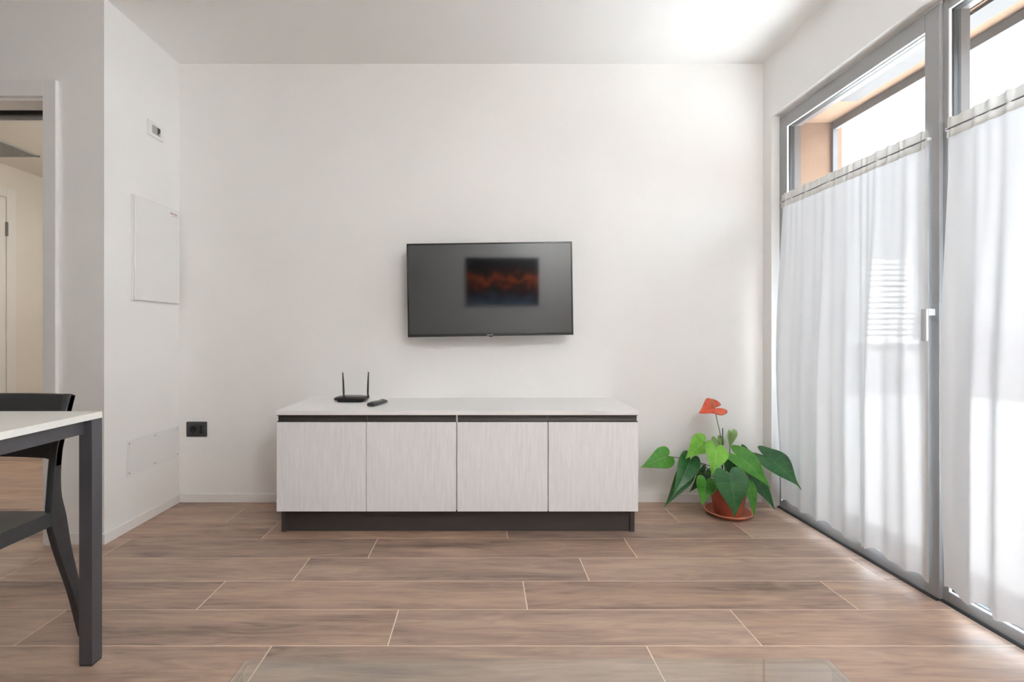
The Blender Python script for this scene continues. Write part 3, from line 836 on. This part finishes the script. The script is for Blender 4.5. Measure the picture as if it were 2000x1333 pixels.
bmesh.ops.recalc_face_normals(bm, faces=bm.faces)
link('bent_glass', bm, M['table_glass'], gt, ang=30)

# ------------------------------------------------------------------ painting on the rear wall (seen in the television)
pa = thing('painting', 'dark abstract painting in ember orange and blue-black, mirrored in the television screen', 'painting', (0.298, YB, 1.746))
def paint_mat():
    m, nt, b = new_mat('abstract_paint')
    tc = N(nt, 'ShaderNodeTexCoord'); sep = N(nt, 'ShaderNodeSeparateXYZ'); nt.links.new(tc.outputs['Object'], sep.inputs[0])
    nz = N(nt, 'ShaderNodeTexNoise'); nz.inputs['Scale'].default_value = 2.6; nz.inputs['Detail'].default_value = 9; nz.inputs['Roughness'].default_value = 0.7; nz.inputs['Distortion'].default_value = 2.0
    nt.links.new(tc.outputs['Object'], nz.inputs['Vector'])
    # height in the picture plus turbulence
    a = N(nt, 'ShaderNodeMath', operation='MULTIPLY_ADD'); a.inputs[1].default_value = 0.8; nt.links.new(nz.outputs['Fac'], a.inputs[0]); nt.links.new(sep.outputs[2], a.inputs[2])
    mr = N(nt, 'ShaderNodeMapRange'); mr.inputs['From Min'].default_value = -0.33+0.40; mr.inputs['From Max'].default_value = 0.33+0.40
    nt.links.new(a.outputs[0], mr.inputs[0])
    r = N(nt, 'ShaderNodeValToRGB'); e = r.color_ramp.elements
    e[0].position = 0.0; e[0].color = srgb(95, 115, 140); e[1].position = 1.0; e[1].color = srgb(10, 20, 28)
    for p, c in ((0.18, (60, 75, 95)), (0.30, (30, 12, 10)), (0.42, (95, 28, 12)), (0.53, (205, 95, 30)), (0.64, (66, 20, 12)), (0.8, (12, 10, 12))):
        x = e.new(p); x.color = srgb(*c)
    nt.links.new(mr.outputs[0], r.inputs[0]); nt.links.new(r.outputs[0], b.inputs['Base Color'])
    b.inputs['Roughness'].default_value = 0.6
    return m
M['paint'] = paint_mat()
link('canvas', boxes((-0.51, 0.51, 0.001, 0.030, -0.335, 0.335), bev=0.003), M['paint'], pa)

# ------------------------------------------------------------------ potted anthurium
PX, PY = 1.377, 2.690
sa = bmesh.new(); lathe(sa, [(0, 0), (0.085, 0), (0.100, 0.004), (0.118, 0.022), (0.1215, 0.024), (0.122, 0.021), (0.124, 0.022), (0.1225, 0.026), (0.116, 0.0265), (0.096, 0.009), (0.086, 0.006), (0, 0.006)], 56)
tag(link('plant_saucer', sa, M['terracotta_l'], loc=(PX, PY, 0), ang=45), 'round terracotta saucer on the floor under the plant pot', 'saucer')
pl = thing('potted_anthurium', 'potted anthurium with one coral flower, on the floor right of the sideboard', 'plant', (PX, PY, 0.0062))
PO = Vector((PX, PY, 0.0062))
bm = bmesh.new(); lathe(bm, [(0, 0), (0.068, 0), (0.070, 0.003), (0.092, 0.118), (0.099, 0.120), (0.1005, 0.124), (0.1025, 0.146), (0.1015, 0.150), (0.096, 0.150), (0.094, 0.146), (0.091, 0.125), (0.060, 0.010), (0, 0.010)], 56)
link('pot', bm, M['terracotta'], pl, ang=40)
bm = bmesh.new(); lathe(bm, [(0.0885, 0.118), (0.089, 0.128), (0.06, 0.132), (0.03, 0.135), (0, 0.134)], 40)
link('soil', bm, M['soil'], pl)

def leaf_mat(name, dark, light, vein, rough=0.28):
    m, nt, b = new_mat(name)
    uv = N(nt, 'ShaderNodeUVMap', uv_map='leaf'); sep = N(nt, 'ShaderNodeSeparateXYZ'); nt.links.new(uv.outputs[0], sep.inputs[0])
    ab_ = N(nt, 'ShaderNodeMath', operation='ABSOLUTE'); nt.links.new(sep.outputs[1], ab_.inputs[0])
    # side veins run forward and outward from the midrib
    c = N(nt, 'ShaderNodeMath', operation='MULTIPLY_ADD'); c.inputs[1].default_value = -0.05; nt.links.new(ab_.outputs[0], c.inputs[0]); nt.links.new(sep.outputs[0], c.inputs[2])
    s = N(nt, 'ShaderNodeMath', operation='MULTIPLY'); s.inputs[1].default_value = 9.0; nt.links.new(c.outputs[0], s.inputs[0])
    fr = N(nt, 'ShaderNodeMath', operation='PINGPONG'); fr.inputs[1].default_value = 0.5; nt.links.new(s.outputs[0], fr.inputs[0])
    v1 = N(nt, 'ShaderNodeMapRange'); v1.inputs['From Min'].default_value = 0.0; v1.inputs['From Max'].default_value = 0.05; v1.inputs['To Min'].default_value = 0.55; v1.inputs['To Max'].default_value = 0.0
    nt.links.new(fr.outputs[0], v1.inputs[0])
    v2 = N(nt, 'ShaderNodeMapRange'); v2.inputs['From Min'].default_value = 0.0; v2.inputs['From Max'].default_value = 0.05; v2.inputs['To Min'].default_value = 0.9; v2.inputs['To Max'].default_value = 0.0
    nt.links.new(ab_.outputs[0], v2.inputs[0])
    v3 = N(nt, 'ShaderNodeMapRange'); v3.inputs['From Min'].default_value = 0.93; v3.inputs['From Max'].default_value = 1.0; v3.inputs['To Min'].default_value = 0.0; v3.inputs['To Max'].default_value = 0.7
    nt.links.new(ab_.outputs[0], v3.inputs[0])
    mx = N(nt, 'ShaderNodeMath', operation='MAXIMUM'); nt.links.new(v1.outputs[0], mx.inputs[0]); nt.links.new(v2.outputs[0], mx.inputs[1])
    mx2 = N(nt, 'ShaderNodeMath', operation='MAXIMUM'); nt.links.new(mx.outputs[0], mx2.inputs[0]); nt.links.new(v3.outputs[0], mx2.inputs[1])
    tc = N(nt, 'ShaderNodeTexCoord'); nz = N(nt, 'ShaderNodeTexNoise'); nz.inputs['Scale'].default_value = 14; nz.inputs['Detail'].default_value = 5
    nt.links.new(tc.outputs['Object'], nz.inputs['Vector'])
    r = N(nt, 'ShaderNodeValToRGB'); r.color_ramp.elements[0].position = 0.35; r.color_ramp.elements[1].position = 0.7
    r.color_ramp.elements[0].color = dark; r.color_ramp.elements[1].color = light
    nt.links.new(nz.outputs['Fac'], r.inputs[0])
    mc = N(nt, 'ShaderNodeMixRGB'); nt.links.new(mx2.outputs[0], mc.inputs[0]); nt.links.new(r.outputs[0], mc.inputs[1]); mc.inputs[2].default_value = vein
    nt.links.new(mc.outputs[0], b.inputs['Base Color'])
    b.inputs['Roughness'].default_value = rough
    bp = N(nt, 'ShaderNodeBump'); bp.inputs['Strength'].default_value = 0.35; bp.inputs['Distance'].default_value = 0.002; bp.invert = True
    nt.links.new(mx.outputs[0], bp.inputs['Height']); nt.links.new(bp.outputs[0], b.inputs['Normal'])
    # thin leaf lets light through
    out = nt.nodes['Material Output']; tl = N(nt, 'ShaderNodeBsdfTranslucent')
    tcol = N(nt, 'ShaderNodeMixRGB', blend_type='MULTIPLY'); tcol.inputs[0].default_value = 1; tcol.inputs[2].default_value = (1.6, 1.9, 0.5, 1)
    nt.links.new(mc.outputs[0], tcol.inputs[1]); nt.links.new(tcol.outputs[0], tl.inputs[0])
    ms = N(nt, 'ShaderNodeMixShader'); ms.inputs[0].default_value = 0.28
    nt.links.new(b.outputs[0], ms.inputs[1]); nt.links.new(tl.outputs[0], ms.inputs[2]); nt.links.new(ms.outputs[0], out.inputs[0])
    return m
M['leaf_dark'] = leaf_mat('dark_glossy_leaf', srgb(42, 92, 54), srgb(66, 124, 68), srgb(105, 150, 95))
M['leaf_mid'] = leaf_mat('mid_green_leaf', srgb(70, 138, 50), srgb(100, 168, 66), srgb(140, 185, 100), 0.33)
M['leaf_light'] = leaf_mat('fresh_green_leaf', srgb(112, 175, 52), srgb(146, 202, 82), srgb(175, 212, 125), 0.36)
M['leaf_back'] = leaf_mat('pale_leaf_underside', srgb(140, 170, 108), srgb(166, 192, 134), srgb(180, 200, 150), 0.5)
M['stem'] = pm('green_stem', srgb(104, 122, 70), 0.5, 20, 0.15)
M['spathe'] = leaf_mat('coral_spathe', srgb(214, 84, 64), srgb(236, 126, 88), srgb(165, 60, 50), 0.25)
M['spadix'] = pm('cream_green_spadix', srgb(182, 165, 88), 0.6, 120, 0.25, bump=0.8, bscale=400)
M['stake'] = pm('dark_plastic_stake', srgb(45, 40, 52), 0.5)

def heart(bm, B, T, nrm, hw, fold=0.25, arch=0.12, curl=0.0, wave=0.0, lobe=0.30, twist=0.0, NS=36, NR=9):
    """heart-shaped blade: B = where the stalk joins, T = tip, lobes reach back past B by lobe * length"""
    uvl = bm.loops.layers.uv.new('leaf')
    a = T-B; L = a.length; a.normalize()
    S = a.cross(nrm).normalized(); n_ = S.cross(a).normalized()
    b = lobe
    ctl = [(0, 0, 0), (-.55*b, .09, 0), (-.97*b, .36, 0), (-.90*b, .70, 0), (-.35*b, .95, 0), (.14, 1.0, 0), (.36, .78, 0), (.57, .50, 0), (.76, .26, 0), (.90, .10, 0), (1.0, 0.0, 0)]
    out = spline(ctl, NS)
    for sd in (1, -1):
        g = []
        for i, o_ in enumerate(out):
            s_ = i/NS; c = max(0.0, (s_-0.28)/0.72)**1.25
            row = []
            for j in range(NR+1):
                r = j/NR; r_ = r
                x = c+(o_.x-c)*r_; v = o_.y*r_*hw*sd
                h_ = fold*abs(v)-curl*abs(v)**2/hw + arch*L*2*max(-0.2, x)*(1-x) + wave*hw*math.sin(s_*15+sd)*r_**2
                h_ -= 0.5*L*max(0, -x)**1.5
                p = B+a*(x*L)+S*v+n_*h_
                row.append((bm.verts.new(p-PO), s_, r*sd))
            g.append(row)
        for i in range(NS):
            for j in range(NR):
                q4 = (g[i][j], g[i][j+1], g[i+1][j+1], g[i+1][j])
                if sd < 0: q4 = q4[::-1]
                f = bm.faces.new([v[0] for v in q4]); f.smooth = True
                for l, v in zip(f.loops, q4): l[uvl].uv = (v[1], v[2])
    bmesh.ops.remove_doubles(bm, verts=bm.verts, dist=2e-5)

def leaf(mk, b, t, sb, st, hwpx, nrm, root=None, label=None, sag=0.03, **kw):
    """b,t = pixel of petiole joint and tip; sb,st = their scale (px per metre)"""
    B, T = P(b[0], b[1], sb), P(t[0], t[1], st)
    bm = bmesh.new(); heart(bm, B, T, Vector(nrm).normalized(), hwpx/((sb+st)/2), **kw)
    o = link('leaf', bm, M[mk], pl, sharp=False)
    m = o.modifiers.new('thick', 'SOLIDIFY'); m.thickness = 0.0009; m.offset = 0
    if label: o['label'] = label
    r0 = root or (PX+0.008*math.cos(b[0]), PY+0.012*math.sin(b[1]), 0.135)
    r0 = Vector(r0); mid = (r0+B)/2+Vector((0, 0, sag+0.18*abs(B.z-r0.z)))+(B-r0)*-0.08
    bm = bmesh.new(); tube(bm, [p-PO for p in spline([r0, mid, B+Vector((0, 0, 0.002))], 14)], [0.0028]*7+[0.0023]*8, 8)
    link('leaf_stalk', bm, M['stem'], o)
    return o
# far left leaf
leaf('leaf_mid', (1303, 892), (1250, 914), 352, 356, 21, (-0.1, -1, 0.35), fold=-0.1, arch=0.06, lobe=0.22, wave=0.05)
# left dark pair
leaf('leaf_dark', (1340, 925), (1297, 992), 345, 352, 17, (-0.3, -1, 0.2), fold=0.2, arch=0.15, lobe=0.25)
leaf('leaf_dark', (1347, 902), (1314, 971), 355, 366, 21, (-0.25, -1, 0.2), fold=0.22, arch=0.15, lobe=0.27, wave=0.05)
# small dark behind
leaf('leaf_dark', (1376, 924), (1346, 962), 338, 338, 13, (0.3, -1, 0.5), fold=0.3, arch=0.1)
# bright upper left
leaf('leaf_light', (1374, 865), (1338, 897), 352, 360, 21, (-0.35, -1, 0.45), fold=0.12, arch=0.12, lobe=0.42, wave=0.06)
# pale leaves behind the stake
leaf('leaf_back', (1428, 846), (1425, 876), 336, 334, 13, (0.35, -1, 0.1), fold=0.25, arch=0.05, lobe=0.2)
leaf('leaf_back', (1402, 862), (1408, 884), 334, 334, 12, (-0.2, -1, 0.1), fold=0.2, arch=0.05, lobe=0.45)
leaf('leaf_dark', (1452, 880), (1462, 900), 336, 336, 9, (0.2, -1, 0.1), fold=0.2, arch=0.05, lobe=0.45)
# centre bright
leaf('leaf_light', (1399, 879), (1389, 931), 366, 376, 23, (-0.05, -1, 0.35), fold=0.15, arch=0.13, lobe=0.30, wave=0.04)
# dark leaf behind the centre
leaf('leaf_dark', (1434, 905), (1446, 950), 350, 352, 24, (0.1, -1, 0.5), fold=0.12, arch=0.1, lobe=0.3)
# bright low
leaf('leaf_mid', (1379, 942), (1370, 989), 368, 372, 20, (-0.05, -1, 0.2), fold=0.15, arch=0.1, lobe=0.22)
# lower right small
leaf('leaf_mid', (1460, 948), (1472, 1012), 362, 366, 15, (0.3, -1, 0.1), fold=0.25, arch=0.12, lobe=0.15)
# right lower long
leaf('leaf_dark', (1462, 925), (1513, 997), 350, 352, 21, (0.35, -1, 0.2), fold=0.25, arch=0.14, lobe=0.15)
# right large bright
leaf('leaf_mid', (1444, 893), (1505, 955), 358, 366, 25, (0.35, -1, 0.35), fold=0.2, arch=0.15, lobe=0.28, wave=0.03)
# far right big dark
leaf('leaf_dark', (1502, 896), (1564, 957), 356, 374, 30, (0.15, -1, 0.45), fold=0.15, arch=0.14, lobe=0.45, wave=0.08, root=(PX+0.02, PY+0.01, 0.135))
# big dark centre front
leaf('leaf_dark', (1425, 932), (1435, 1012), 382, 386, 34, (0.02, -1, 0.25), fold=0.14, arch=0.12, lobe=0.22, wave=0.03)

# flower
fw = bpy.data.objects.new('flower', None)
C.objects.link(fw); fw.parent = pl
sf = 352
bm = bmesh.new()
heart(bm, P(1393, 797, sf), P(1359, 807, sf-2)+Vector((0, -0.03, 0.0)), Vector((-0.12, -0.85, 0.58)).normalized(), 0.054, fold=0.36, arch=0.34, curl=0.1, wave=0.12, lobe=0.98)
o = link('spathe', bm, M['spathe'], fw, sharp=False); md = o.modifiers.new('thick', 'SOLIDIFY'); md.thickness = 0.001; md.offset = 0
o['label'] = 'coral red heart-shaped flower bract'
bm = bmesh.new(); tube(bm, [p-PO for p in spline([P(1396, 800, sf), P(1393, 789, sf+3), P(1388, 779, sf+4)], 8)], [0.003, 0.0042, 0.0045, 0.0044, 0.0042, 0.004, 0.0035, 0.0028, 0.0012], 12)
link('spadix', bm, M['spadix'], fw)
bm = bmesh.new(); tube(bm, [p-PO for p in spline([P(1396, 802, sf), P(1403, 832, sf-1), P(1410, 866, sf-3), P(1416, 910, sf-4), Vector((PX-0.005, PY, 0.135))], 22)], 0.0024, 8)
link('flower_stalk', bm, M['stem'], fw)
bm = bmesh.new(); tube(bm, [P(1411.5, 837, 353)-PO, P(1411.5, 960, 353)-PO+Vector((0, 0.0, 0))], 0.0028, 8)
tube(bm, [P(1404, 855, 353)-PO, P(1412, 854, 355)-PO], 0.0018, 6)
link('support_stake', bm, M['stake'], pl)

# ------------------------------------------------------------------ added hallway fill lamp (brightens the corridor, out of view)
hl = thing('hall_fill_lamp', 'added round opal fill lamp, out of view on the hallway ceiling', 'lamp', (-2.75, 3.7, 2.45))
def emis(name, col, st):
    m, nt, b = new_mat(name)
    nz = N(nt, 'ShaderNodeTexNoise'); nz.inputs['Scale'].default_value = 3
    b.inputs['Base Color'].default_value = col; b.inputs['Emission Color'].default_value = col
    mr = N(nt, 'ShaderNodeMapRange'); mr.inputs['To Min'].default_value = st*0.97; mr.inputs['To Max'].default_value = st*1.03
    nt.links.new(nz.outputs['Fac'], mr.inputs[0]); nt.links.new(mr.outputs[0], b.inputs['Emission Strength'])
    return m
M['opal'] = emis('hall_fill_glow', (1, 0.97, 0.91, 1), 22.0)
bm = bmesh.new(); lathe(bm, [(0.17, 0), (0.175, -0.02), (0.16, -0.05), (0.12, -0.07), (0.0, -0.08)], 40)
link('fill_lamp_shade', bm, M['opal'], hl)
bm = bmesh.new(); lathe(bm, [(0, 0), (0.185, 0), (0.185, -0.018), (0.176, -0.018), (0.176, -0.001), (0, -0.001)], 40)
link('base', bm, M['white_plastic'], hl)

# added fill light: opal globe behind the camera to brighten the room
pd = thing('room_fill_lamp', 'added opal fill globe, unseen on the living room ceiling behind the camera', 'lamp', (0.95, -0.45, ZC))
M['globe'] = emis('room_fill_glow', (0.97, 0.985, 1.0, 1), 72.0)
bm = bmesh.new(); lathe(bm, [(0, 0), (0.06, 0), (0.058, -0.03), (0.03, -0.04), (0.03, -0.05)], 32)
link('base', bm, M['white_plastic'], pd)
bm = bmesh.new(); lathe(bm, [(0.12*math.sin(PI*k/20), -0.168+0.12*math.cos(PI*k/20)) for k in range(21)], 40)
link('fill_lamp_shade', bm, M['globe'], pd)
